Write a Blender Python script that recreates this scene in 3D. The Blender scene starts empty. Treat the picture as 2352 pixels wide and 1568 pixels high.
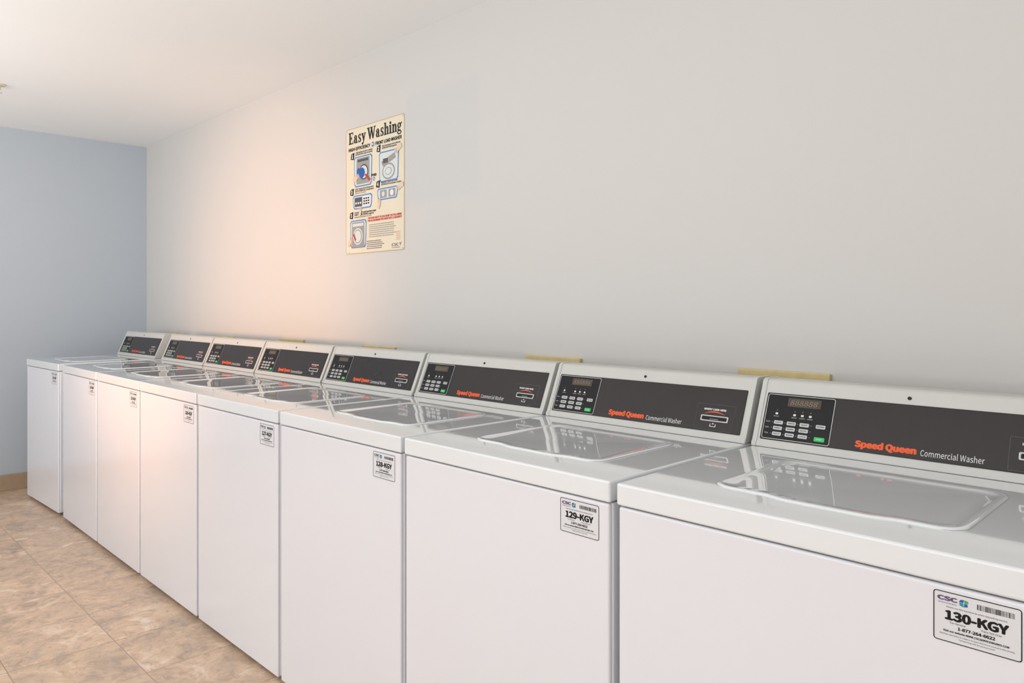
import bpy, bmesh, math, random, os
from mathutils import Vector, Matrix
random.seed(4)
S = bpy.context.scene
COL = S.collection
S.view_settings.view_transform = 'Standard'
S.view_settings.look = 'None'

# ------------------------------------------------------------ materials
def lin(c):
    out = []
    for v in c:
        v = v / 255.0
        out.append(v / 12.92 if v <= 0.04045 else ((v + 0.055) / 1.055) ** 2.4)
    return tuple(out) + (1.0,)

def mat(name, rgb, rough=0.5, metal=0.0, coat=0.0, var=0.03, vscale=6.0, bump=0.0, bscale=60.0, emis=None, estr=0.0, spec=0.5):
    m = bpy.data.materials.new(name); m.use_nodes = True
    nt = m.node_tree; N = nt.nodes; L = nt.links
    b = N['Principled BSDF']
    b.inputs['Roughness'].default_value = rough
    b.inputs['Metallic'].default_value = metal
    b.inputs['Coat Weight'].default_value = coat
    b.inputs['Coat Roughness'].default_value = 0.04
    b.inputs['Specular IOR Level'].default_value = spec
    tc = N.new('ShaderNodeTexCoord')
    nz = N.new('ShaderNodeTexNoise'); nz.inputs['Scale'].default_value = vscale; nz.inputs['Detail'].default_value = 4
    L.new(tc.outputs['Object'], nz.inputs['Vector'])
    mx = N.new('ShaderNodeMix'); mx.data_type = 'RGBA'
    c = lin(rgb)
    mx.inputs[6].default_value = tuple(v * (1 - var) for v in c[:3]) + (1,)
    mx.inputs[7].default_value = tuple(min(1, v * (1 + var)) for v in c[:3]) + (1,)
    L.new(nz.outputs['Fac'], mx.inputs[0])
    L.new(mx.outputs[2], b.inputs['Base Color'])
    if bump > 0:
        n2 = N.new('ShaderNodeTexNoise'); n2.inputs['Scale'].default_value = bscale; n2.inputs['Detail'].default_value = 5
        L.new(tc.outputs['Object'], n2.inputs['Vector'])
        bp = N.new('ShaderNodeBump'); bp.inputs['Strength'].default_value = bump; bp.inputs['Distance'].default_value = 0.01
        L.new(n2.outputs['Fac'], bp.inputs['Height']); L.new(bp.outputs['Normal'], b.inputs['Normal'])
    if emis:
        b.inputs['Emission Color'].default_value = lin(emis); b.inputs['Emission Strength'].default_value = estr
    return m

M_enamel = mat('white_enamel', (235, 236, 242), 0.25, var=0.008, vscale=3, coat=0.4)
M_top = mat('glossy_white_enamel', (237, 241, 244), 0.05, var=0.008, vscale=3, coat=0.9)
M_hood = mat('light_grey_paint', (208, 208, 203), 0.35, var=0.03, vscale=12)
M_panel = mat('charcoal_overlay', (44, 39, 41), 0.26, var=0.10, vscale=25, spec=0.38)
M_edge = mat('panel_edging', (24, 23, 24), 0.5, spec=0.3)
M_black = mat('black_print', (20, 20, 22), 0.4, spec=0.3)
M_white = mat('white_print', (235, 235, 235), 0.5)
M_offw = mat('pale_print', (222, 222, 222), 0.5)
M_greyp = mat('grey_print', (150, 150, 152), 0.5)
M_greyd = mat('faint_grey_print', (98, 95, 96), 0.5)
M_seam = mat('soft_seam', (176, 180, 184), 0.5)
M_orange = mat('orange_print', (242, 94, 38), 0.5)
M_key = mat('key_grey', (205, 206, 206), 0.4)
M_green = mat('key_green', (20, 190, 90), 0.4, emis=(20, 190, 90), estr=0.15)
M_disp = mat('display_window', (66, 56, 46), 0.15)
M_seg = mat('display_segments', (138, 122, 100), 0.4)
M_dark = mat('dark_gap', (30, 28, 27), 0.8)
M_steel = mat('dark_screw', (45, 42, 42), 0.35, metal=0.6)
M_stick = mat('sticker_white', (228, 229, 233), 0.4, var=0.01)
M_cscg = mat('sticker_grey', (106, 84, 118), 0.5)
M_teal = mat('logo_teal', (20, 160, 150), 0.5)
M_blue = mat('logo_blue', (30, 90, 195), 0.5)
M_lime = mat('logo_green', (80, 175, 70), 0.5)
M_cream = mat('poster_cream', (232, 223, 200), 0.35, var=0.05, vscale=7)
M_creamE = mat('poster_edge', (190, 174, 136), 0.5)
M_pblue = mat('poster_blue', (74, 136, 200), 0.45)
M_pblue2 = mat('poster_cloth_blue', (30, 95, 175), 0.45)
M_plight = mat('poster_pale', (216, 224, 224), 0.45)
M_pgrey = mat('poster_grey', (160, 158, 154), 0.45)
M_pdg = mat('poster_darkgrey', (84, 84, 88), 0.45)
M_skin = mat('poster_skin', (228, 206, 186), 0.5)
M_red = mat('poster_red', (205, 50, 40), 0.5)
M_pinkish = mat('poster_pale_red', (215, 150, 128), 0.5)
M_yel = mat('yellowed_plastic', (216, 196, 142), 0.5, var=0.15, vscale=30)
M_rubber = mat('black_rubber', (30, 30, 30), 0.8)
M_brass = mat('sprinkler_metal', (225, 215, 190), 0.45, metal=0.1)

def wall_mat(name, rgb, patch=None):
    m = mat(name, rgb, 0.62, var=0.012, vscale=1.2, bump=0.03, bscale=70, spec=0.3)
    if patch:
        nt = m.node_tree; N = nt.nodes; L = nt.links
        b = N['Principled BSDF']; src = b.inputs['Base Color'].links[0].from_socket
        geo = N.new('ShaderNodeNewGeometry'); sp = N.new('ShaderNodeSeparateXYZ'); L.new(geo.outputs['Position'], sp.inputs[0])
        def edge(sock, v, sgn):
            mr = N.new('ShaderNodeMapRange'); mr.interpolation_type = 'SMOOTHSTEP'
            mr.inputs[1].default_value = v - 0.02; mr.inputs[2].default_value = v + 0.02
            mr.inputs[3].default_value = 0 if sgn > 0 else 1; mr.inputs[4].default_value = 1 if sgn > 0 else 0
            L.new(sock, mr.inputs[0]); return mr.outputs[0]
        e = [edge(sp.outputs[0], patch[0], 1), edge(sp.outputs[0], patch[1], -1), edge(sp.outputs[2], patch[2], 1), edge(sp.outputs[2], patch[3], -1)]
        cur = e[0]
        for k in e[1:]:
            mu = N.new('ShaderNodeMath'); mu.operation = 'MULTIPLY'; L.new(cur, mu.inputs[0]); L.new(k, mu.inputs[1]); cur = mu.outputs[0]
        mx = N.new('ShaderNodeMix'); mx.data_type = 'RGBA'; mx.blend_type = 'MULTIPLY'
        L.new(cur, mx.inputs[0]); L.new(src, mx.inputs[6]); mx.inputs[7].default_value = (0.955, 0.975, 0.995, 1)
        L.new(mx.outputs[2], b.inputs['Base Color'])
    return m
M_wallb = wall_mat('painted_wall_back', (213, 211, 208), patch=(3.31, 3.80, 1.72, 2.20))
M_walll = wall_mat('painted_wall_left', (190, 198, 206))
M_wallo = wall_mat('painted_wall_other', (222, 222, 222))
M_ceil = wall_mat('painted_ceiling', (246, 246, 245))
M_base = mat('tan_tile_base', (176, 152, 126), 0.4, var=0.15, vscale=20, bump=0.1)

def floor_mat():
    m = bpy.data.materials.new('stone_tile_floor'); m.use_nodes = True
    nt = m.node_tree; N = nt.nodes; L = nt.links; b = N['Principled BSDF']
    b.inputs['Roughness'].default_value = 0.34
    geo = N.new('ShaderNodeNewGeometry'); sp = N.new('ShaderNodeSeparateXYZ'); L.new(geo.outputs['Position'], sp.inputs[0])
    def mth(op, a, v=None):
        n = N.new('ShaderNodeMath'); n.operation = op
        for i, k in enumerate((a, v)):
            if k is None: continue
            if isinstance(k, (int, float)): n.inputs[i].default_value = k
            else: L.new(k, n.inputs[i])
        return n.outputs[0]
    T = 0.34
    def fr(sock, off):
        t = mth('DIVIDE', mth('ADD', sock, 34 - off), T)
        f = mth('FRACT', t); d = mth('ABSOLUTE', mth('SUBTRACT', f, 0.5))
        return mth('GREATER_THAN', d, 0.5 - 0.0050), mth('FLOOR', t)
    gx, ix = fr(sp.outputs[0], 2.63); gy, iy = fr(sp.outputs[1], -1.104)
    g = mth('MAXIMUM', gx, gy)
    cid = N.new('ShaderNodeCombineXYZ'); L.new(ix, cid.inputs[0]); L.new(iy, cid.inputs[1])
    wn = N.new('ShaderNodeTexWhiteNoise'); L.new(cid.outputs[0], wn.inputs['Vector'])
    off = N.new('ShaderNodeVectorMath'); off.operation = 'MULTIPLY_ADD'
    L.new(wn.outputs['Color'], off.inputs[0]); off.inputs[1].default_value = (7, 7, 7); L.new(geo.outputs['Position'], off.inputs[2])
    n1 = N.new('ShaderNodeTexNoise'); n1.inputs['Scale'].default_value = 7; n1.inputs['Detail'].default_value = 8; n1.inputs['Distortion'].default_value = 0.9; n1.inputs['Roughness'].default_value = 0.64
    L.new(off.outputs[0], n1.inputs['Vector'])
    n2 = N.new('ShaderNodeTexNoise'); n2.inputs['Scale'].default_value = 24; n2.inputs['Detail'].default_value = 8; n2.inputs['Distortion'].default_value = 1.0; n2.inputs['Roughness'].default_value = 0.72
    L.new(off.outputs[0], n2.inputs['Vector'])
    cr = N.new('ShaderNodeValToRGB'); e = cr.color_ramp.elements
    e[0].position = 0.32; e[0].color = lin((184, 162, 144)); e[1].position = 0.68; e[1].color = lin((240, 222, 202))
    x = e.new(0.44); x.color = lin((210, 184, 160)); x = e.new(0.56); x.color = lin((226, 194, 164))
    L.new(n1.outputs['Fac'], cr.inputs[0])
    cr2 = N.new('ShaderNodeValToRGB'); e = cr2.color_ramp.elements
    e[0].position = 0.37; e[0].color = (0.60, 0.56, 0.52, 1); e[1].position = 0.53; e[1].color = (1.0, 0.99, 0.98, 1)
    L.new(n2.outputs['Fac'], cr2.inputs[0])
    mu = N.new('ShaderNodeMix'); mu.data_type = 'RGBA'; mu.blend_type = 'MULTIPLY'; mu.inputs[0].default_value = 0.6
    L.new(cr.outputs[0], mu.inputs[6]); L.new(cr2.outputs[0], mu.inputs[7])
    tv = N.new('ShaderNodeMapRange'); tv.inputs[3].default_value = 0.94; tv.inputs[4].default_value = 1.03; L.new(wn.outputs['Value'], tv.inputs[0])
    hv = N.new('ShaderNodeVectorMath'); hv.operation = 'SCALE'; L.new(mu.outputs[2], hv.inputs[0]); L.new(tv.outputs[0], hv.inputs['Scale'])
    mg = N.new('ShaderNodeMix'); mg.data_type = 'RGBA'; L.new(g, mg.inputs[0]); L.new(hv.outputs[0], mg.inputs[6]); mg.inputs[7].default_value = lin((168, 144, 124))
    L.new(mg.outputs[2], b.inputs['Base Color'])
    ht = mth('SUBTRACT', mth('MULTIPLY', n2.outputs['Fac'], 0.25), mth('MULTIPLY', g, 0.5))
    bp = N.new('ShaderNodeBump'); bp.inputs['Strength'].default_value = 0.22; bp.inputs['Distance'].default_value = 0.004
    L.new(ht, bp.inputs['Height']); L.new(bp.outputs['Normal'], b.inputs['Normal'])
    return m
M_floor = floor_mat()

# ------------------------------------------------------------ mesh helpers
class Part:
    def __init__(self): self.bm = bmesh.new(); self.mats = []
    def mi(self, m):
        if m not in self.mats: self.mats.append(m)
        return self.mats.index(m)
    def box(self, x0, x1, y0, y1, z0, z1, m, bev=0, seg=3, sel=None):
        before = set(self.bm.faces)
        r = bmesh.ops.create_cube(self.bm, size=1)
        for v in r['verts']:
            v.co = Vector(((x0 + x1) / 2 + v.co.x * (x1 - x0), (y0 + y1) / 2 + v.co.y * (y1 - y0), (z0 + z1) / 2 + v.co.z * (z1 - z0)))
        if bev > 0:
            es = set(e for v in r['verts'] for e in v.link_edges)
            if sel: es = [e for e in es if sel(e)]
            bmesh.ops.bevel(self.bm, geom=list(es), offset=bev, segments=seg, profile=0.5, affect='EDGES')
        k = self.mi(m)
        for f in self.bm.faces:
            if f not in before: f.material_index = k; f.smooth = bev > 0
    def poly(self, pts, mp, off, m):
        vs = [self.bm.verts.new(mp(u, v, off)) for u, v in pts]
        f = self.bm.faces.new(vs); f.material_index = self.mi(m)
    def rect(self, u0, v0, u1, v1, mp, off, m): self.poly([(u0, v0), (u1, v0), (u1, v1), (u0, v1)], mp, off, m)
    def rrect(self, u0, v0, u1, v1, r, mp, off, m): self.poly(rr(u0, v0, u1, v1, r), mp, off, m)
    def ring(self, u0, v0, u1, v1, r, t, mp, off, m):
        a = rr(u0, v0, u1, v1, r); b = rr(u0 + t, v0 + t, u1 - t, v1 - t, max(r - t, r * 0.3))
        k = self.mi(m)
        A = [self.bm.verts.new(mp(p[0], p[1], off)) for p in a]; B = [self.bm.verts.new(mp(p[0], p[1], off)) for p in b]
        n = len(A)
        for i in range(n):
            f = self.bm.faces.new((A[i], A[(i + 1) % n], B[(i + 1) % n], B[i])); f.material_index = k
    def slab(self, pts, mp, o0, o1, m):
        k = self.mi(m)
        A = [self.bm.verts.new(mp(p[0], p[1], o0)) for p in pts]; B = [self.bm.verts.new(mp(p[0], p[1], o1)) for p in pts]
        n = len(A)
        for i in range(n):
            f = self.bm.faces.new((A[i], A[(i + 1) % n], B[(i + 1) % n], B[i])); f.material_index = k
        f = self.bm.faces.new(B); f.material_index = k
        f = self.bm.faces.new(A[::-1]); f.material_index = k
    def circ(self, cu, cv, r, mp, off, m, n=20, ry=None):
        ry = ry or r
        self.poly([(cu + r * math.cos(2 * math.pi * i / n), cv + ry * math.sin(2 * math.pi * i / n)) for i in range(n)], mp, off, m)
    def text(self, body, u, v, w, cap, mp, off, m, bold=0.0, shear=0.0):
        # bold: the glyphs are struck several times with a small spread (in em)
        vs, fs = text_geo(body, shear)
        x0 = min(p[0] for p in vs) - bold; x1 = max(p[0] for p in vs) + bold
        sy = cap / (CAP + 2 * bold); sx = w / (x1 - x0) if w else sy
        k = self.mi(m)
        offs = [(0, 0)]
        if bold > 0: offs = [(bold * a, bold * 0.8 * b) for a, b in ((-1, 0), (1, 0), (-.7, .7), (.7, .7), (-.7, -.7), (.7, -.7), (0, 1), (0, -1), (0, 0))]
        for q, (dx, dy) in enumerate(offs):
            V = [self.bm.verts.new(mp(u + (p[0] + dx - x0) * sx, v + (p[1] + dy + bold) * sy, off + q * 0.00002)) for p in vs]
            for f in fs:
                try: ff = self.bm.faces.new([V[i] for i in f]); ff.material_index = k
                except ValueError: pass
    def tube(self, c0, c1, r, m, n=16):
        c0 = Vector(c0); c1 = Vector(c1); d = (c1 - c0).normalized()
        a = d.orthogonal().normalized(); b = d.cross(a); k = self.mi(m)
        A = [self.bm.verts.new(c0 + r * (a * math.cos(t) + b * math.sin(t))) for t in [2 * math.pi * i / n for i in range(n)]]
        B = [self.bm.verts.new(c1 + r * (a * math.cos(t) + b * math.sin(t))) for t in [2 * math.pi * i / n for i in range(n)]]
        for i in range(n):
            f = self.bm.faces.new((A[i], A[(i + 1) % n], B[(i + 1) % n], B[i])); f.material_index = k
        f = self.bm.faces.new(B); f.material_index = k
        f = self.bm.faces.new(A[::-1]); f.material_index = k
    def obj(self, name, shift=(0, 0, 0), parent=None, wn=False):
        for v in self.bm.verts: v.co += Vector(shift)
        me = bpy.data.meshes.new(name); self.bm.to_mesh(me); self.bm.free()
        for m in self.mats: me.materials.append(m)
        o = bpy.data.objects.new(name, me); COL.objects.link(o)
        if parent: o.parent = parent
        if wn:
            me.set_sharp_from_angle(angle=math.radians(50))
            md = o.modifiers.new('wn', 'WEIGHTED_NORMAL'); md.keep_sharp = True
        return o

def rr(u0, v0, u1, v1, r, n=5):
    pts = []
    for cx, cy, a0 in ((u1 - r, v0 + r, -90), (u1 - r, v1 - r, 0), (u0 + r, v1 - r, 90), (u0 + r, v0 + r, 180)):
        for i in range(n + 1):
            a = math.radians(a0 + 90 * i / n); pts.append((cx + r * math.cos(a), cy + r * math.sin(a)))
    return pts

FONT = None
try:
    fp = os.path.join(bpy.utils.system_resource('DATAFILES'), 'fonts', 'Noto Sans CJK Regular.woff2')
    if os.path.exists(fp): FONT = bpy.data.fonts.load(fp)
except Exception: FONT = None
_tc = {}
def text_geo(body, shear=0.0):
    key = (body, shear)
    if key in _tc: return _tc[key]
    cu = bpy.data.curves.new('t', 'FONT'); cu.body = body; cu.size = 1; cu.shear = shear; cu.resolution_u = 3
    if FONT: cu.font = FONT
    ob = bpy.data.objects.new('t', cu); COL.objects.link(ob)
    dg = bpy.context.evaluated_depsgraph_get(); dg.update()
    me = bpy.data.meshes.new_from_object(ob.evaluated_get(dg))
    vs = [(v.co.x, v.co.y) for v in me.vertices]
    fs = [tuple(p.vertices) for p in me.polygons]
    nz = sum(p.normal.z for p in me.polygons)
    if nz < 0: fs = [f[::-1] for f in fs]
    bpy.data.objects.remove(ob); bpy.data.curves.remove(cu); bpy.data.meshes.remove(me)
    _tc[key] = (vs, fs); return _tc[key]
CAP = max(p[1] for p in text_geo('H')[0])

# hand-drawn bold serif face for the poster heading
def serif_word(P, word, u, v, w, cap, mp, off, m):
    items = []
    def R(x0, y0, x1, y1): items.append([(x0, y0), (x1, y0), (x1, y1), (x0, y1)])
    def ell(cx, cy, rx, ry, tx, ty, a0=0, a1=360, n=20):
        for i in range(n):
            a = math.radians(a0 + (a1 - a0) * i / n); b = math.radians(a0 + (a1 - a0) * (i + 1) / n)
            items.append([(cx + rx * math.cos(a), cy + ry * math.sin(a)), (cx + rx * math.cos(b), cy + ry * math.sin(b)),
                          (cx + (rx - tx) * math.cos(b), cy + (ry - ty) * math.sin(b)), (cx + (rx - tx) * math.cos(a), cy + (ry - ty) * math.sin(a))])
    def dot(cx, cy, r): items.append([(cx + r * math.cos(t * .524), cy + r * math.sin(t * .524)) for t in range(12)])
    def Q(*p): items.append(list(p))
    def glyph(c):
        if c == 'E':
            R(.10, 0, .29, 1); R(.0, .93, .66, 1); R(.0, 0, .70, .07); R(.29, .46, .48, .53); R(.42, .36, .48, .64); Q((.58, .93), (.66, .72), (.66, 1), (.55, 1)); Q((.55, 0), (.70, 0), (.70, .28), (.62, .07)); return .80
        if c == 'a':
            R(.30, .05, .47, .50); R(.30, 0, .58, .07); ell(.30, .50, .17, .19, .17, .06, 0, 90, 8); ell(.27, .50, .21, .19, .05, .06, 90, 165, 8); dot(.12, .50, .08)
            ell(.24, .20, .22, .21, .15, .06, 80, 290, 16); R(.22, .36, .32, .41); R(.22, 0, .34, .06); return .66
        if c == 's':
            ell(.25, .50, .20, .19, .14, .06, 60, 270, 14); ell(.25, .18, .21, .19, .14, .06, -120, 90, 14); Q((.10, .42), (.30, .40), (.42, .26), (.20, .28)); Q((.34, .68), (.42, .68), (.42, .48), (.37, .50)); Q((.05, 0), (.12, 0), (.12, .18), (.05, .22)); return .54
        if c == 'y':
            Q((.04, .68), (.24, .68), (.42, .12), (.30, -.02)); Q((.50, .68), (.59, .68), (.30, -.18), (.22, -.16)); R(-.02, .62, .30, .68); R(.42, .62, .66, .68); dot(.15, -.20, .09); Q((.14, -.29), (.22, -.27), (.30, -.16), (.20, -.12)); return .68
        if c == 'W':
            Q((.06, 1), (.27, 1), (.49, 0), (.36, 0)); Q((.36, 0), (.46, 0), (.68, .94), (.59, .94)); Q((.50, 1), (.71, 1), (.93, 0), (.80, 0)); Q((.82, 0), (.92, 0), (1.16, 1), (1.07, 1))
            R(-.02, .94, .35, 1); R(.46, .94, .80, 1); R(1.0, .94, 1.26, 1); return 1.28
        if c in 'hn':
            top = 1 if c == 'h' else .68
            R(.09, 0, .26, top); R(.0, top - .06, .2, top); R(.0, 0, .34, .06); R(.40, 0, .66, .06); R(.43, 0, .60, .48); ell(.42, .46, .18, .22, .17, .09, 0, 110, 10); Q((.26, .48), (.38, .60), (.38, .67), (.26, .56)); return .72
        if c == 'i':
            R(.09, 0, .26, .68); R(.0, .62, .2, .68); R(.0, 0, .35, .06); dot(.17, .87, .11); return .40
        if c == 'g':
            ell(.27, .46, .23, .22, .14, .06, 0, 360, 22); ell(.29, -.10, .28, .16, .09, .06, 0, 360, 22); Q((.10, .27), (.20, .26), (.16, .12), (.04, .12)); R(.08, .02, .42, .12); Q((.42, .58), (.46, .55), (.60, .62), (.60, .70)); dot(.57, .63, .06); return .66
        return .32
    x = 0; polys = []
    for c in word:
        items.clear(); a = glyph(c) if c != ' ' else .20
        for dx, dy in ((-.012, 0), (.012, 0), (0, .012), (0, -.012)):
            polys += [[(p[0] + x + dx, p[1] + dy) for p in it] for it in items]
        x += a
    s = w / x; sy = cap
    for q, it in enumerate(polys):
        area = sum(it[i][0] * it[(i + 1) % len(it)][1] - it[(i + 1) % len(it)][0] * it[i][1] for i in range(len(it)))
        if area < 0: it = it[::-1]
        P.poly([(u + p[0] * s, v + p[1] * sy) for p in it], mp, off + (q * 7 % 61) * 0.00001, m)

def scribble(P, u0, v1, w, lines, lh, mp, off, m, frac=0.55):
    for i in range(lines):
        u = u0; end = u0 + w * random.uniform(0.8, 1.0)
        while u < end:
            ww = min(random.uniform(0.004, 0.012), end - u)
            P.rect(u, v1 - (i + 1) * lh, u + ww, v1 - (i + 1) * lh + lh * frac, mp, off, m)
            u += ww + 0.0022

# ------------------------------------------------------------ room
def structure(P, name, wn=False):
    o = P.obj(name, wn=wn); o['kind'] = 'structure'; return o
RX, RY, H = 8.2, -4.8, 2.48
P = Part(); P.box(-0.1, RX, RY, 0.1, -0.1, 0, M_floor); structure(P, 'floor')
P = Part(); P.box(-0.1, RX, RY, 0.1, H, H + 0.1, M_ceil); structure(P, 'ceiling')
P = Part(); P.box(-0.1, RX, 0, 0.1, 0, H, M_wallb); structure(P, 'wall_back')
P = Part(); P.box(-0.1, 0, RY, 0, 0, H, M_walll); structure(P, 'wall_left')
P = Part(); P.box(-0.1, RX + 0.1, RY - 0.1, RY, 0, H, M_wallo); structure(P, 'wall_front')
P = Part(); P.box(RX, RX + 0.1, RY, 0.1, 0, H, M_wallo); structure(P, 'wall_right')
P = Part(); P.box(0.0, 0.012, RY, -0.012, 0, 0.112, M_base, bev=0.003); structure(P, 'baseboard_left', True)
P = Part(); P.box(0.012, RX, -0.012, 0, 0, 0.112, M_base, bev=0.003); structure(P, 'baseboard_back', True)

# ------------------------------------------------------------ washer prototype
W = 0.651; D = 0.705
SH = (-W / 2, -0.355, 0)
HT = 0.914
def build_washer():
    root = bpy.data.objects.new('washing_machine', None); COL.objects.link(root); root.empty_display_size = 0.2
    P = Part()
    P.box(0.001, W - 0.001, 0.012, 0.70, 0.022, HT - 0.046, M_enamel, bev=0.005)
    P.box(0.03, W - 0.03, 0.03, 0.68, 0.012, 0.03, M_dark)
    P.obj('cabinet', SH, root, wn=True)
    P = Part()
    P.box(0.0035, W - 0.0035, 0.003, 0.03, 0.018, HT - 0.047, M_enamel, bev=0.005, seg=4)
    P.obj('front_panel', SH, root, wn=True)
    for fx in (0.05, W - 0.05):
        for fy in (0.06, 0.64):
            P = Part(); P.tube((fx, fy, 0), (fx, fy, 0.012), 0.02, M_rubber); P.tube((fx, fy, 0.012), (fx, fy, 0.024), 0.006, M_steel)
            P.obj('levelling_foot', SH, root)
    # top panel
    P = Part()
    P.box(0, W, 0, 0.70, HT - 0.044, HT, M_top, bev=0.005, seg=4)
    mt = lambda u, v, o: Vector((u, v, HT + o))
    P.rect(0.537, 0.440, W - 0.008, 0.4412, mt, 0.0003, M_seam)
    P.obj('top_panel', SH, root, wn=True)
    # lid
    P = Part(); k = P.mi(M_top)
    U0, V0, U1, V1 = 0.128, 0.118, 0.533, 0.446
    def outline(ins, z):
        pts = rr(U0 + ins, V0 + ins, U1 - ins, V1 - ins, max(0.038 - ins * 0.7, 0.012), 8)
        res = []
        n = len(pts)
        for i in range(n):
            a = pts[i]; b = pts[(i + 1) % n]; d = math.dist(a, b); c = 24 if d > 0.1 else 1
            for j in range(c):
                t = j / c; x = a[0] + (b[0] - a[0]) * t; y = a[1] + (b[1] - a[1]) * t
                if y < V0 + ins + 0.001:
                    s = min(max((x - (U0 + 0.10)) / 0.05, 0), 1) * min(max(((U1 - 0.08) - x) / 0.05, 0), 1)
                    s = s * s * (3 - 2 * s); y -= 0.012 * s
                res.append(P.bm.verts.new((x, y, HT + z)))
        return res
    loops = [outline(-0.0005, -0.0045), outline(0.0, 0.0014), outline(0.0015, 0.0026), outline(0.004, 0.0031), outline(0.010, 0.0030), outline(0.015, 0.0018), outline(0.020, 0.0008), outline(0.034, 0.0004)]
    for a, b in zip(loops, loops[1:]):
        n = len(a)
        for i in range(n):
            f = P.bm.faces.new((a[i], a[(i + 1) % n], b[(i + 1) % n], b[i])); f.material_index = k; f.smooth = True
    f = P.bm.faces.new(loops[-1]); f.material_index = k; f.smooth = True
    P.ring(U0 - 0.0018, V0 - 0.0, U1 + 0.0018, V1 + 0.0018, 0.038, 0.003, mt, 0.0003, M_seam)
    P.obj('lid', SH, root)
    # hood
    prof = [(0.560, HT + 0.001), (0.560, HT + 0.009), (0.5655, HT + 0.016), (0.6255, HT + 0.157), (0.629, HT + 0.1615), (0.634, HT + 0.1635), (0.641, HT + 0.164),
            (0.692, HT + 0.163), (0.701, HT + 0.158), (0.705, HT + 0.148), (0.705, HT + 0.001)]
    def extr(P, pr, x0, x1, m, bev=0):
        k = P.mi(m)
        A = [P.bm.verts.new((x0, y, z)) for y, z in pr]; B = [P.bm.verts.new((x1, y, z)) for y, z in pr]
        n = len(A); fs = []
        for i in range(n):
            f = P.bm.faces.new((A[i], B[i], B[(i + 1) % n], A[(i + 1) % n])); fs.append(f)
        c0 = P.bm.faces.new(A); c1 = P.bm.faces.new(B[::-1])
        for f in fs + [c0, c1]: f.material_index = k; f.smooth = True
        bmesh.ops.recalc_face_normals(P.bm, faces=P.bm.faces)
        if bev:
            es = list(set(list(c0.edges) + list(c1.edges)))
            bmesh.ops.bevel(P.bm, geom=es, offset=bev, segments=3, profile=0.5, affect='EDGES')
            for f in P.bm.faces: f.smooth = True
    P = Part(); extr(P, prof, 0.011, W - 0.011, M_hood)
    hood = P.obj('control_hood', SH, root, wn=True)
    def grow(p, g):
        out = []
        for y, z in p:
            yy = y - g if y < 0.60 + (z - HT) * 0.2 else (y + g if y > 0.69 else y)
            zz = z + g if z > HT + 0.14 else z
            if y > 0.704: yy = y
            out.append((yy, zz))
        return out
    for x0 in (0.0, W - 0.012):
        P = Part(); extr(P, grow(prof, 0.002), x0, x0 + 0.012, M_hood, bev=0.0015)
        P.obj('end_cap', SH, root, wn=True)
    t = Vector((0, 0.060, 0.141)).normalized(); nrm = Vector((0, -t.z, t.y))
    org = Vector((0.018, 0.5655, HT + 0.016)) + t * 0.003
    mp = lambda u, v, o: org + Vector((u, 0, 0)) + t * v + nrm * o
    P = Part()
    c = mp(0.305, 0.136, 0.0); P.tube(c - nrm * 0.004, c + nrm * 0.0015, 0.0040, M_steel)
    P.obj('screw', SH, hood)
    # control panel overlay
    OW, OH = 0.615, 0.121
    P = Part()
    P.slab(rr(0, 0, OW, OH, 0.003), mp, -0.001, 0.0012, M_panel)
    P.ring(0, 0, OW, OH, 0.003, 0.0014, mp, 0.00135, M_edge)
    o1 = 0.0016
    P.rrect(0.003, 0.003, 0.158, OH - 0.003, 0.005, mp, 0.0014, M_black)
    P.ring(0.003, 0.003, 0.158, OH - 0.003, 0.005, 0.0011, mp, 0.0017, M_white)
    for cx in (0.030, 0.072, 0.090, 0.108):
        P.rrect(cx - 0.003, 0.066, cx + 0.003, 0.071, 0.001, mp, 0.0017, M_white)
        P.circ(cx, 0.0775, 0.0012, mp, 0.0017, M_greyp, 8)
        P.text('WASH', cx - 0.006, 0.0605, 0.012, 0.0022, mp, 0.0017, M_white)
    for (r, s) in ((0.046, 'Soil'), (0.0315, 'Cycle'), (0.017, 'Temp')):
        P.text(s, 0.008, r - 0.001, 0.009, 0.003, mp, 0.0017, M_white)
        for cx in (0.0235, 0.053, 0.083, 0.113): P.circ(cx, r, 0.0011, mp, 0.0017, M_greyp, 8)
    P.text('Speed Queen', 0.211, 0.0098, 0.120, 0.0165, mp, o1, M_orange, bold=0.032)
    P.text('Commercial Washer', 0.338, 0.0090, 0.111, 0.0130, mp, o1, M_offw, bold=0.003)
    P.ring(0.486, 0.004, 0.592, 0.074, 0.002, 0.0006, mp, o1, M_greyd)
    P.text('INSERT CARD HERE', 0.506, 0.0575, 0.062, 0.0054, mp, o1, M_white, bold=0.02)
    a = [(0.508 + 0.058 * i / 12, 0.048 + 0.004 * math.sin(math.pi * i / 12)) for i in range(13)]
    b = [(p[0], p[1] + 0.003 * math.sin(math.pi * i / 12) + 0.0004) for i, p in enumerate(a)]
    P.poly(a + b[::-1], mp, o1, M_orange)
    P.poly([(0.530, 0.021), (0.5295, 0.013), (0.5465, 0.013), (0.546, 0.021), (0.5445, 0.021), (0.5445, 0.0145), (0.5315, 0.0145), (0.5315, 0.021)], mp, o1, M_white)
    P.poly([(0.535, 0.020), (0.541, 0.020), (0.538, 0.024)], mp, o1, M_white)
    cp = P.obj('control_panel', SH, root)
    P = Part(); P.slab(rr(0.052, 0.089, 0.128, 0.111, 0.001), mp, 0.0005, 0.0022, M_disp)
    P.text('888888', 0.058, 0.0935, 0.062, 0.0125, mp, 0.0025, M_seg, shear=0.15)
    P.obj('display_screen', SH, cp)
    names = [['LIGHT', 'MEDIUM', 'HEAVY'], ['NORMAL', 'PERM PRESS', 'DELICATE'], ['HOT', 'WARM', 'COLD']]
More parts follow.
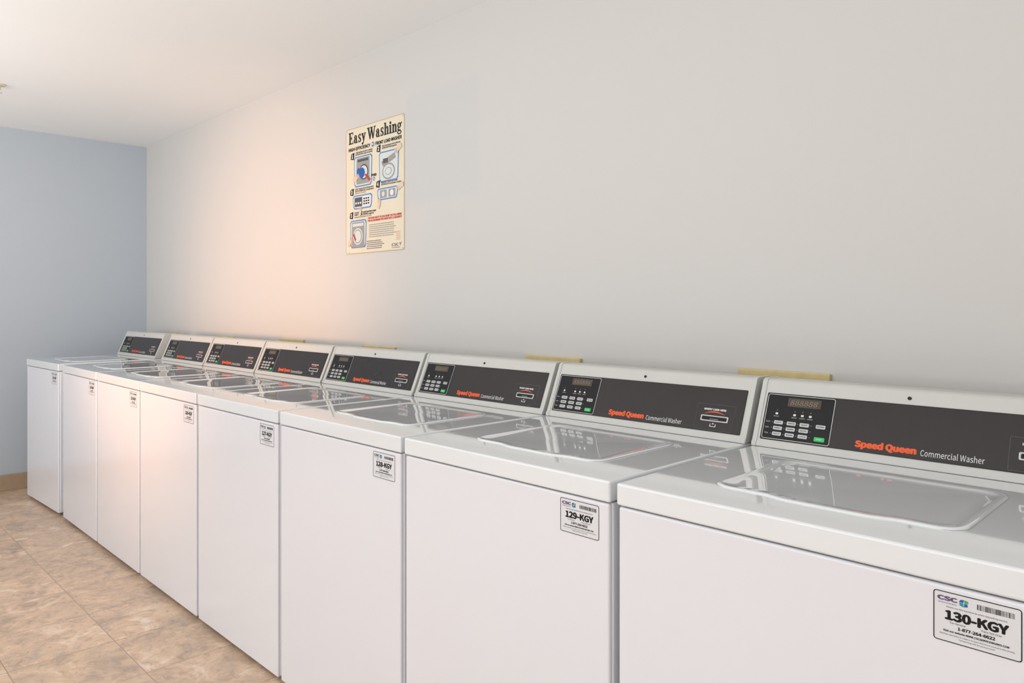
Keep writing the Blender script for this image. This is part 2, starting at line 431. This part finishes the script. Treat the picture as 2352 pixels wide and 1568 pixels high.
    for j, rw in enumerate((0.046, 0.0315, 0.017)):
        for i, cx in enumerate((0.038, 0.068, 0.098)):
            P = Part(); P.slab(rr(cx - 0.0105, rw - 0.0045, cx + 0.0105, rw + 0.0045, 0.002), mp, 0.001, 0.0024, M_key)
            P.text(names[j][i], cx - 0.0075, rw - 0.0013, 0.015, 0.0028, mp, 0.0027, M_black, bold=0.01)
            P.obj('keypad_button', SH, cp)
    P = Part(); P.slab(rr(0.124, 0.0415, 0.145, 0.0505, 0.002), mp, 0.001, 0.0024, M_key)
    P.text('PRE WASH', 0.1265, 0.0447, 0.016, 0.0028, mp, 0.0027, M_black, bold=0.01); P.obj('keypad_button', SH, cp)
    P = Part(); P.slab(rr(0.124, 0.010, 0.147, 0.0205, 0.002), mp, 0.001, 0.0024, M_green)
    P.text('START', 0.1285, 0.0137, 0.014, 0.0032, mp, 0.0027, M_white, bold=0.01)
    o = P.obj('start_button', SH, cp); o['label'] = 'green start button'
    P = Part()
    P.slab(rr(0.502, 0.027, 0.578, 0.043, 0.003), mp, 0.001, 0.004, M_key)
    P.slab(rr(0.5055, 0.0300, 0.5745, 0.0400, 0.002), mp, 0.003, 0.0045, M_black)
    P.rect(0.528, 0.0322, 0.552, 0.034, mp, 0.0047, M_greyp)
    P.obj('card_slot', SH, cp)
    return root

def sticker(idn, parent):
    P = Part()
    x0, z0, w, h = 0.524, 0.787, 0.100, 0.072
    mp = lambda u, v, o: Vector((x0 + u, 0.003 - o, z0 + v))
    P.slab(rr(0, 0, w, h, 0.004), mp, -0.0002, 0.0006, M_stick)
    o = 0.0009
    P.ring(0.0004, 0.0004, w - 0.0004, h - 0.0004, 0.004, 0.0012, mp, o, M_black)
    P.text('CSC', 0.005, 0.0585, 0.024, 0.0068, mp, o, M_cscg, bold=0.03)
    cx, cy = 0.0358, 0.0602
    def tri(pts, oo, m): P.poly([(cx + a, cy + b) for a, b in pts], mp, oo, m)
    tri([(-0.0055, 0.0015), (-0.0005, 0.0005), (0.0005, 0.0052), (-0.0035, 0.0046)], o, M_blue)
    tri([(0.0008, 0.0052), (0.0008, 0.0005), (0.0055, 0.0012), (0.0052, 0.0042)], o, M_lime)
    tri([(-0.0045, -0.0035), (0.0000, -0.0052), (-0.0003, 0.0), (-0.0052, 0.0008)], o, M_teal)
    tri([(0.0006, -0.0048), (0.0048, -0.0036), (0.0042, 0.0004), (0.0006, 0.0)], o, M_blue)
    P.text('SERVICEWORKS', 0.006, 0.0545, 0.022, 0.002, mp, o, M_cscg)
    u = 0.051; random.seed(idn)
    while u < 0.092:
        b = random.choice((0.0004, 0.0006, 0.001)); P.rect(u, 0.0565, u + b, 0.0640, mp, o, M_black); u += b + random.choice((0.0005, 0.0009))
    P.text('Please use this machine ID when requesting service', 0.016, 0.0495, 0.068, 0.0022, mp, o, M_black)
    P.text('%d-KGY' % idn, 0.014, 0.0320, 0.072, 0.0140, mp, o, M_black, bold=0.022)
    P.text('For Service', 0.020, 0.0275, 0.018, 0.0028, mp, o, M_black)
    P.text('Para Servicio', 0.056, 0.0275, 0.022, 0.0028, mp, o, M_black)
    P.text('1-877-264-6622', 0.029, 0.0205, 0.042, 0.0046, mp, o, M_black, bold=0.018)
    P.text('Visit our website WWW.CSCSERVICEWORKS.COM', 0.012, 0.0150, 0.074, 0.0028, mp, o, M_black, bold=0.015)
    P.text('Machine operation is subject to laws and terms posted in this facility', 0.008, 0.0105, 0.084, 0.0018, mp, o, M_black)
    P.text('Tampering will be prosecuted', 0.030, 0.0065, 0.040, 0.0018, mp, o, M_black)
    ob = P.obj('identification_label', SH, parent); ob['label'] = 'white machine ID sticker with black border'
    return ob

proto = build_washer()
def copy_tree(src):
    kids = list(src.children_recursive)
    new = src.copy(); COL.objects.link(new)
    mp = {src: new}
    for c in kids:
        n = c.copy(); COL.objects.link(n); mp[c] = n
    for c in kids: mp[c].parent = mp[c.parent]; mp[c].matrix_parent_inverse = c.matrix_parent_inverse.copy()
    return new

YF = -0.82
roots = [proto] + [copy_tree(proto) for _ in range(7)]
def place(r, xl, w, idn, rot=0.0, yf=YF):
    sc = w / W
    r.scale = (sc, 1, 1); r.rotation_euler = (0, 0, rot)
    R = Matrix.Rotation(rot, 3, 'Z')
    front_right = R @ Vector((w / 2, -0.355, 0))
    r.location = Vector((xl + w, yf, 0)) - front_right
    r['category'] = 'washing machine'; r['group'] = 'row of commercial washers along the wall'
    r['label'] = 'white top-loading coin laundry washer with charcoal control panel'
    sticker(idn, r)
place(roots[0], 5.106, 0.705, 130)
place(roots[1], 4.403, 0.687, 129)
place(roots[2], 3.713, 0.675, 128)
place(roots[3], 3.030, 0.668, 127)
place(roots[4], 2.362, 0.653, 126)
place(roots[5], 1.713, 0.636, 125)
place(roots[6], 1.048, 0.650, 124)
place(roots[7], 0.955 - 0.66, 0.66, 123, rot=math.radians(2.4))
roots[7]['label'] = 'white top-loading washer standing slightly askew beside the corner wall'
roots[0]['label'] = 'white top-loading laundry washer at the end of the row, sticker 130-KGY'

# ------------------------------------------------------------ laundry outlet boxes
for i, (xc, z1) in enumerate(((5.07, 1.083), (4.204, 1.080), (3.106, 1.074), (2.277, 1.080), (1.42, 1.070), (0.62, 1.070))):
    P = Part(); w = 0.133
    P.box(xc - w, xc + w, -0.014, -0.0005, z1 - 0.03, z1, M_yel, bev=0.003)
    P.box(xc - w, xc + w, -0.014, -0.0005, z1 - 0.23, z1 - 0.20, M_yel, bev=0.003)
    P.box(xc - w, xc - w + 0.03, -0.0135, -0.0005, z1 - 0.21, z1 - 0.02, M_yel, bev=0.003)
    P.box(xc + w - 0.03, xc + w, -0.0135, -0.0005, z1 - 0.21, z1 - 0.02, M_yel, bev=0.003)
    P.box(xc - w + 0.02, xc + w - 0.02, -0.004, -0.0005, z1 - 0.21, z1 - 0.02, M_dark)
    o = P.obj('laundry_outlet_box', wn=True); o['label'] = 'yellowed plastic outlet box frame on the wall behind washers'
    o['category'] = 'outlet box'; o['group'] = 'laundry outlet boxes on the wall'

# ------------------------------------------------------------ poster
def poster():
    P = Part(); w, h = 0.483, 0.616
    x0, z0 = 2.818, 1.518
    mt = lambda u, v, o: Vector((x0 + u, -0.002 - o, z0 + v))
    P.slab(rr(0, 0, w, h, 0.012), mt, -0.0019, 0.001, M_cream)
    P.ring(0.0, 0.0, w, h, 0.012, 0.003, mt, 0.0013, M_creamE)
    for cx, cy in ((0.03, 0.008), (w - 0.012, 0.008), (0.012, h - 0.01), (w - 0.012, h - 0.01)):
        P.circ(cx, cy, 0.003, mt, 0.0016, M_pgrey, 10)
    A, Bo, C, Dd = 0.0016, 0.0020, 0.0024, 0.0028
    def U(u): return u * w
    def V(v): return (1 - v) * h
    serif_word(P, 'Easy Washing', U(.055), V(.122), w * .91, 0.056, mt, A, M_black)
    P.text('HIGH-EFFICIENCY', U(.05), V(.182), w * .39, 0.0170, mt, A, M_black, bold=0.02)
    P.circ(U(.485), V(.167), 0.012, mt, A, M_pblue); P.text('he', U(.465), V(.174), 0.018, 0.011, mt, Bo, M_white, bold=0.02)
    P.text('FRONT LOAD WASHER', U(.53), V(.182), w * .43, 0.0170, mt, A, M_black, bold=0.02)
    def num(n, u, v):
        P.poly([(U(u), V(v + .050)), (U(u + .06), V(v + .058)), (U(u + .068), V(v)), (U(u + .01), V(v + .008))], mt, A, M_black)
        P.text(str(n), U(u + .020), V(v + .047), 0.012, 0.022, mt, Bo, M_white, bold=0.03)
    def frame(u0, v0, u1, v1):
        a = [(U(u0 + .03), V(v1)), (U(u1 - .03), V(v1)), (U(u1 - .01), V(v1 - .02)), (U(u1), V(v0 + .02)), (U(u1 - .02), V(v0)), (U(u0 + .02), V(v0)), (U(u0), V(v0 + .02)), (U(u0 + .01), V(v1 - .02))]
        cx = sum(p[0] for p in a) / 8; cy = sum(p[1] for p in a) / 8; ww = (U(u1) - U(u0)) / 2; hh = (V(v0) - V(v1)) / 2
        def shr(t): return [(cx + (p[0] - cx) * (1 - t / ww), cy + (p[1] - cy) * (1 - t / hh)) for p in a]
        P.poly(a, mt, A, M_pblue); P.poly(shr(0.0055), mt, Bo, M_plight)
    def hand(cx, cy, s, ang):
        ca, sa = math.cos(ang), math.sin(ang)
        def T(p): return (cx + s * (p[0] * ca - p[1] * sa), cy + s * (p[0] * sa + p[1] * ca))
        P.poly([T(p) for p in [(-1, -.35), (-.2, -.45), (.2, -.3), (.3, .2), (0, .4), (-1, .3)]], mt, Dd + .0010, M_skin)
        for k in range(4):
            y = -.28 + k * .17
            P.poly([T(p) for p in [(.1, y - .06), (.75 + .1 * (k % 2), y - .05), (.75 + .1 * (k % 2), y + .06), (.1, y + .07)]], mt, Dd + .0011 + k * .0001, M_skin)
        P.poly([T(p) for p in [(.05, .2), (.4, .5), (.3, .62), (-.2, .3)]], mt, Dd + .0016, M_skin)
    # 1
    num(1, .09, .195)
    P.text('LOAD washer loosely to capacity', U(.18), V(.208), w * .3, .008, mt, A, M_black, bold=.01)
    P.text('INTRODUCIR la ropa sin apretar', U(.18), V(.224), w * .3, .008, mt, A, M_black, bold=.01)
    frame(.15, .235, .475, .475)
    P.rrect(U(.20), V(.455), U(.43), V(.25), .006, mt, C, M_pgrey)
    P.rect(U(.22), V(.280), U(.41), V(.260), mt, Dd, M_pdg)
    P.circ(U(.33), V(.365), 0.038, mt, Dd, M_pdg); P.circ(U(.33), V(.365), 0.031, mt, .0032, M_plight)
    P.circ(U(.30), V(.37), 0.026, mt, .0034, M_pblue2, 9); P.circ(U(.24), V(.355), 0.018, mt, .0036, M_pblue2, 7)
    hand(U(.20), V(.40), .032, .4)
    P.poly([(U(.35), V(.39)), (U(.43), V(.445)), (U(.45), V(.43)), (U(.37), V(.382))], mt, .0046, M_red)
    P.text('POD', U(.46), V(.415), w * .09, .012, mt, A + .0014, M_black, bold=.02); P.circ(U(.505), V(.435), .009, mt, A + .0008, M_pblue); P.circ(U(.51), V(.437), .005, mt, A + .0012, M_plight)
    # 2
    num(2, .55, .185)
    P.text('ADD detergent and softener', U(.64), V(.208), w * .3, .008, mt, A, M_black, bold=.01)
    P.text('AGREGAR detergente', U(.64), V(.224), w * .24, .008, mt, A, M_black, bold=.01)
    frame(.59, .245, .915, .475)
    P.poly([(U(.66), V(.36)), (U(.87), V(.31)), (U(.85), V(.27)), (U(.63), V(.32))], mt, C, M_pgrey)
    P.rect(U(.66), V(.335), U(.74), V(.30), mt, Dd, M_pdg)
    P.circ(U(.75), V(.40), .050, mt, C + .0002, M_pgrey, 24, .038); P.circ(U(.75), V(.40), .042, mt, Dd, M_plight, 24, .031); P.circ(U(.75), V(.40), .026, mt, .0032, M_pgrey, 24, .018); P.circ(U(.75), V(.40), .022, mt, .0036, M_plight, 24, .015)
    hand(U(.90), V(.25), .032, 3.6)
    # 3
    num(3, .08, .480)
    P.text('SELECT wash cycle and temperature', U(.17), V(.497), w * .33, .008, mt, A, M_black, bold=.01)
    P.text('SELECCIONAR ciclo y temperatura', U(.17), V(.513), w * .33, .008, mt, A, M_black, bold=.01)
    P.text('Apriete el boton', U(.17), V(.528), w * .2, .007, mt, A, M_pdg)
    frame(.13, .54, .475, .65)
    P.rect(U(.165), V(.63), U(.30), V(.558), mt, C, M_pdg); P.rect(U(.31), V(.63), U(.44), V(.558), mt, C, M_white)
    for a in range(3):
        for b in range(3): P.rect(U(.325 + a * .037), V(.58 + b * .02), U(.35 + a * .037), V(.568 + b * .02), mt, Dd, M_black)
    for a in range(3): P.rect(U(.18 + a * .04), V(.61), U(.205 + a * .04), V(.595), mt, Dd, M_white)
    hand(U(.27), V(.665), .026, 1.3)
    # 4
    num(4, .54, .455)
    P.text('INSERT coins or card', U(.63), V(.485), w * .26, .008, mt, A, M_black, bold=.01)
    P.text('INTRODUZCA monedas o tarjeta', U(.63), V(.50), w * .32, .008, mt, A, M_black, bold=.01)
    frame(.56, .52, .90, .61)
    P.rrect(U(.61), V(.595), U(.72), V(.535), .004, mt, C, M_pgrey); P.circ(U(.665), V(.565), .012, mt, Dd, M_plight)
    P.rrect(U(.75), V(.595), U(.86), V(.535), .004, mt, C, M_pgrey); P.circ(U(.805), V(.565), .014, mt, Dd, M_white)
    hand(U(.60), V(.63), .026, 1.2); hand(U(.93), V(.53), .030, 3.4)
    # 5
    num(5, .07, .665)
    P.text('PLEASE WAIT until machine stops', U(.16), V(.685), w * .38, .009, mt, A, M_black, bold=.015)
    P.text('POR FAVOR ESPERE a que la', U(.16), V(.702), w * .34, .009, mt, A, M_black, bold=.015)
    P.text('maquina termine el ciclo', U(.16), V(.718), w * .3, .008, mt, A, M_black)
    frame(.08, .735, .375, .955)
    P.rrect(U(.115), V(.95), U(.34), V(.75), .006, mt, C, M_pgrey); P.rect(U(.13), V(.785), U(.325), V(.762), mt, Dd, M_plight)
    P.circ(U(.225), V(.865), .041, mt, Dd, M_plight); P.circ(U(.225), V(.865), .034, mt, .0032, M_pgrey); P.circ(U(.225), V(.865), .029, mt, .0036, M_plight)
    hand(U(.09), V(.90), .030, .6)
    P.poly([(U(.14), V(.85)), (U(.18), V(.90)), (U(.20), V(.89)), (U(.16), V(.84))], mt, .0046, M_red)
    P.text('FOR YOUR SAFETY PLEASE AVOID THE FOLLOWING', U(.40), V(.742), w * .56, .0100, mt, A, M_red, bold=.02)
    P.text('POR SU SEGURIDAD POR FAVOR EVITE LO SIGUIENTE', U(.40), V(.762), w * .56, .0100, mt, A, M_red, bold=.02)
    scribble(P, U(.42), V(.775), w * .50, 7, .0095, mt, A, M_pgrey, .45)
    scribble(P, U(.38), V(.90), w * .30, 5, .0088, mt, A, M_pdg, .4)
    for i in range(5): P.rect(U(.87), V(.864 + i * .014), U(.94), V(.860 + i * .014), mt, A + .0002, M_pinkish)
    P.text('CSC', U(.80), V(.967), w * .11, .013, mt, A, M_pdg, bold=.01); P.poly([(U(.92), V(.945)), (U(.935), V(.97)), (U(.96), V(.94))], mt, A, M_pgrey)
    P.text('SERVICEWORKS', U(.80), V(.982), w * .13, .005, mt, A, M_pdg)
    o = P.obj('poster'); o['label'] = 'cream instruction poster on the wall headed Easy Washing'; o['category'] = 'poster'
poster()

# ------------------------------------------------------------ ceiling sprinkler
sx, sy = 1.140, -1.15
root = bpy.data.objects.new('fire_sprinkler', None); root.location = (sx, sy, H); COL.objects.link(root)
root['label'] = 'small pale metal fire sprinkler head on the ceiling'; root['category'] = 'sprinkler'
P = Part(); P.tube((0, 0, -0.006), (0, 0, 0), 0.034, M_brass, 28); P.obj('escutcheon', parent=root)
P = Part(); P.tube((0, 0, -0.03), (0, 0, -0.006), 0.012, M_brass); P.tube((-.012, 0, -0.045), (-.008, 0, -0.03), 0.003, M_brass); P.tube((.012, 0, -0.045), (.008, 0, -0.03), 0.003, M_brass)
P.tube((0, 0, -0.049), (0, 0, -0.045), 0.018, M_brass); P.obj('sprinkler_head', parent=root)

# ------------------------------------------------------------ lights
wd = bpy.data.worlds.new('w'); S.world = wd; wd.use_nodes = True
bg = wd.node_tree.nodes['Background']; bg.inputs[0].default_value = (0.93, 0.96, 1.0, 1); bg.inputs[1].default_value = 0.6
def area(name, loc, tgt, sx_, sy_, e, col):
    l = bpy.data.lights.new(name, 'AREA'); l.shape = 'RECTANGLE'; l.size = sx_; l.size_y = sy_; l.energy = e; l.color = col
    o = bpy.data.objects.new(name, l); COL.objects.link(o); o.location = loc
    o.rotation_euler = (Vector(tgt) - Vector(loc)).to_track_quat('-Z', 'Y').to_euler(); return o
def spot(name, loc, tgt, ang, e, col, soft):
    l = bpy.data.lights.new(name, 'SPOT'); l.energy = e; l.color = col; l.spot_size = math.radians(ang); l.spot_blend = 1.0; l.shadow_soft_size = soft
    o = bpy.data.objects.new(name, l); COL.objects.link(o); o.location = loc
    o.rotation_euler = (Vector(tgt) - Vector(loc)).to_track_quat('-Z', 'Y').to_euler(); return o
area('assumed_daylight', (3.5, -4.72, 1.45), (3.5, 0, 1.45), 6.0, 1.7, 43, (0.92, 0.96, 1.0))  # added area lamp for assumed daylight; the front wall has no window opening
area('ceiling_fill', (4.2, -3.3, 0.95), (4.2, -3.299, 2.48), 6.6, 2.4, 104, (0.95, 0.98, 1.0))  # unseen upward fill lamp, added to brighten the ceiling
spot('corner_fill', (3.0, -2.8, 0.95), (0.3, -0.3, 2.2), 76, 48, (1.0, 0.98, 0.96), 0.5)  # fill spot added to lift the dim far ceiling corner
spot('left_wall_fill', (5.6, -3.9, 1.5), (0.0, -0.8, 1.3), 36, 130, (0.96, 0.98, 1.0), 0.5)  # added fill spot for the dark left wall, no real opening behind it
spot('assumed_warm_bounce', (3.0, -3.8, 0.9), (2.0, 0, 1.34), 41, 330, (1.0, 0.46, 0.20), 0.35)  # added warm spot that casts the wall glow; its sun source is assumed

# ------------------------------------------------------------ camera
cd = bpy.data.cameras.new('cam'); cam = bpy.data.objects.new('cam', cd); COL.objects.link(cam)
cam.location = (6.0, -2.0, 1.268); cam.rotation_euler = (math.radians(90), 0, math.radians(45.19))
cd.sensor_width = 36; cd.lens = 1692 / 2352 * 36; cd.shift_y = -84 / 2352; cd.clip_start = 0.05
S.camera = cam
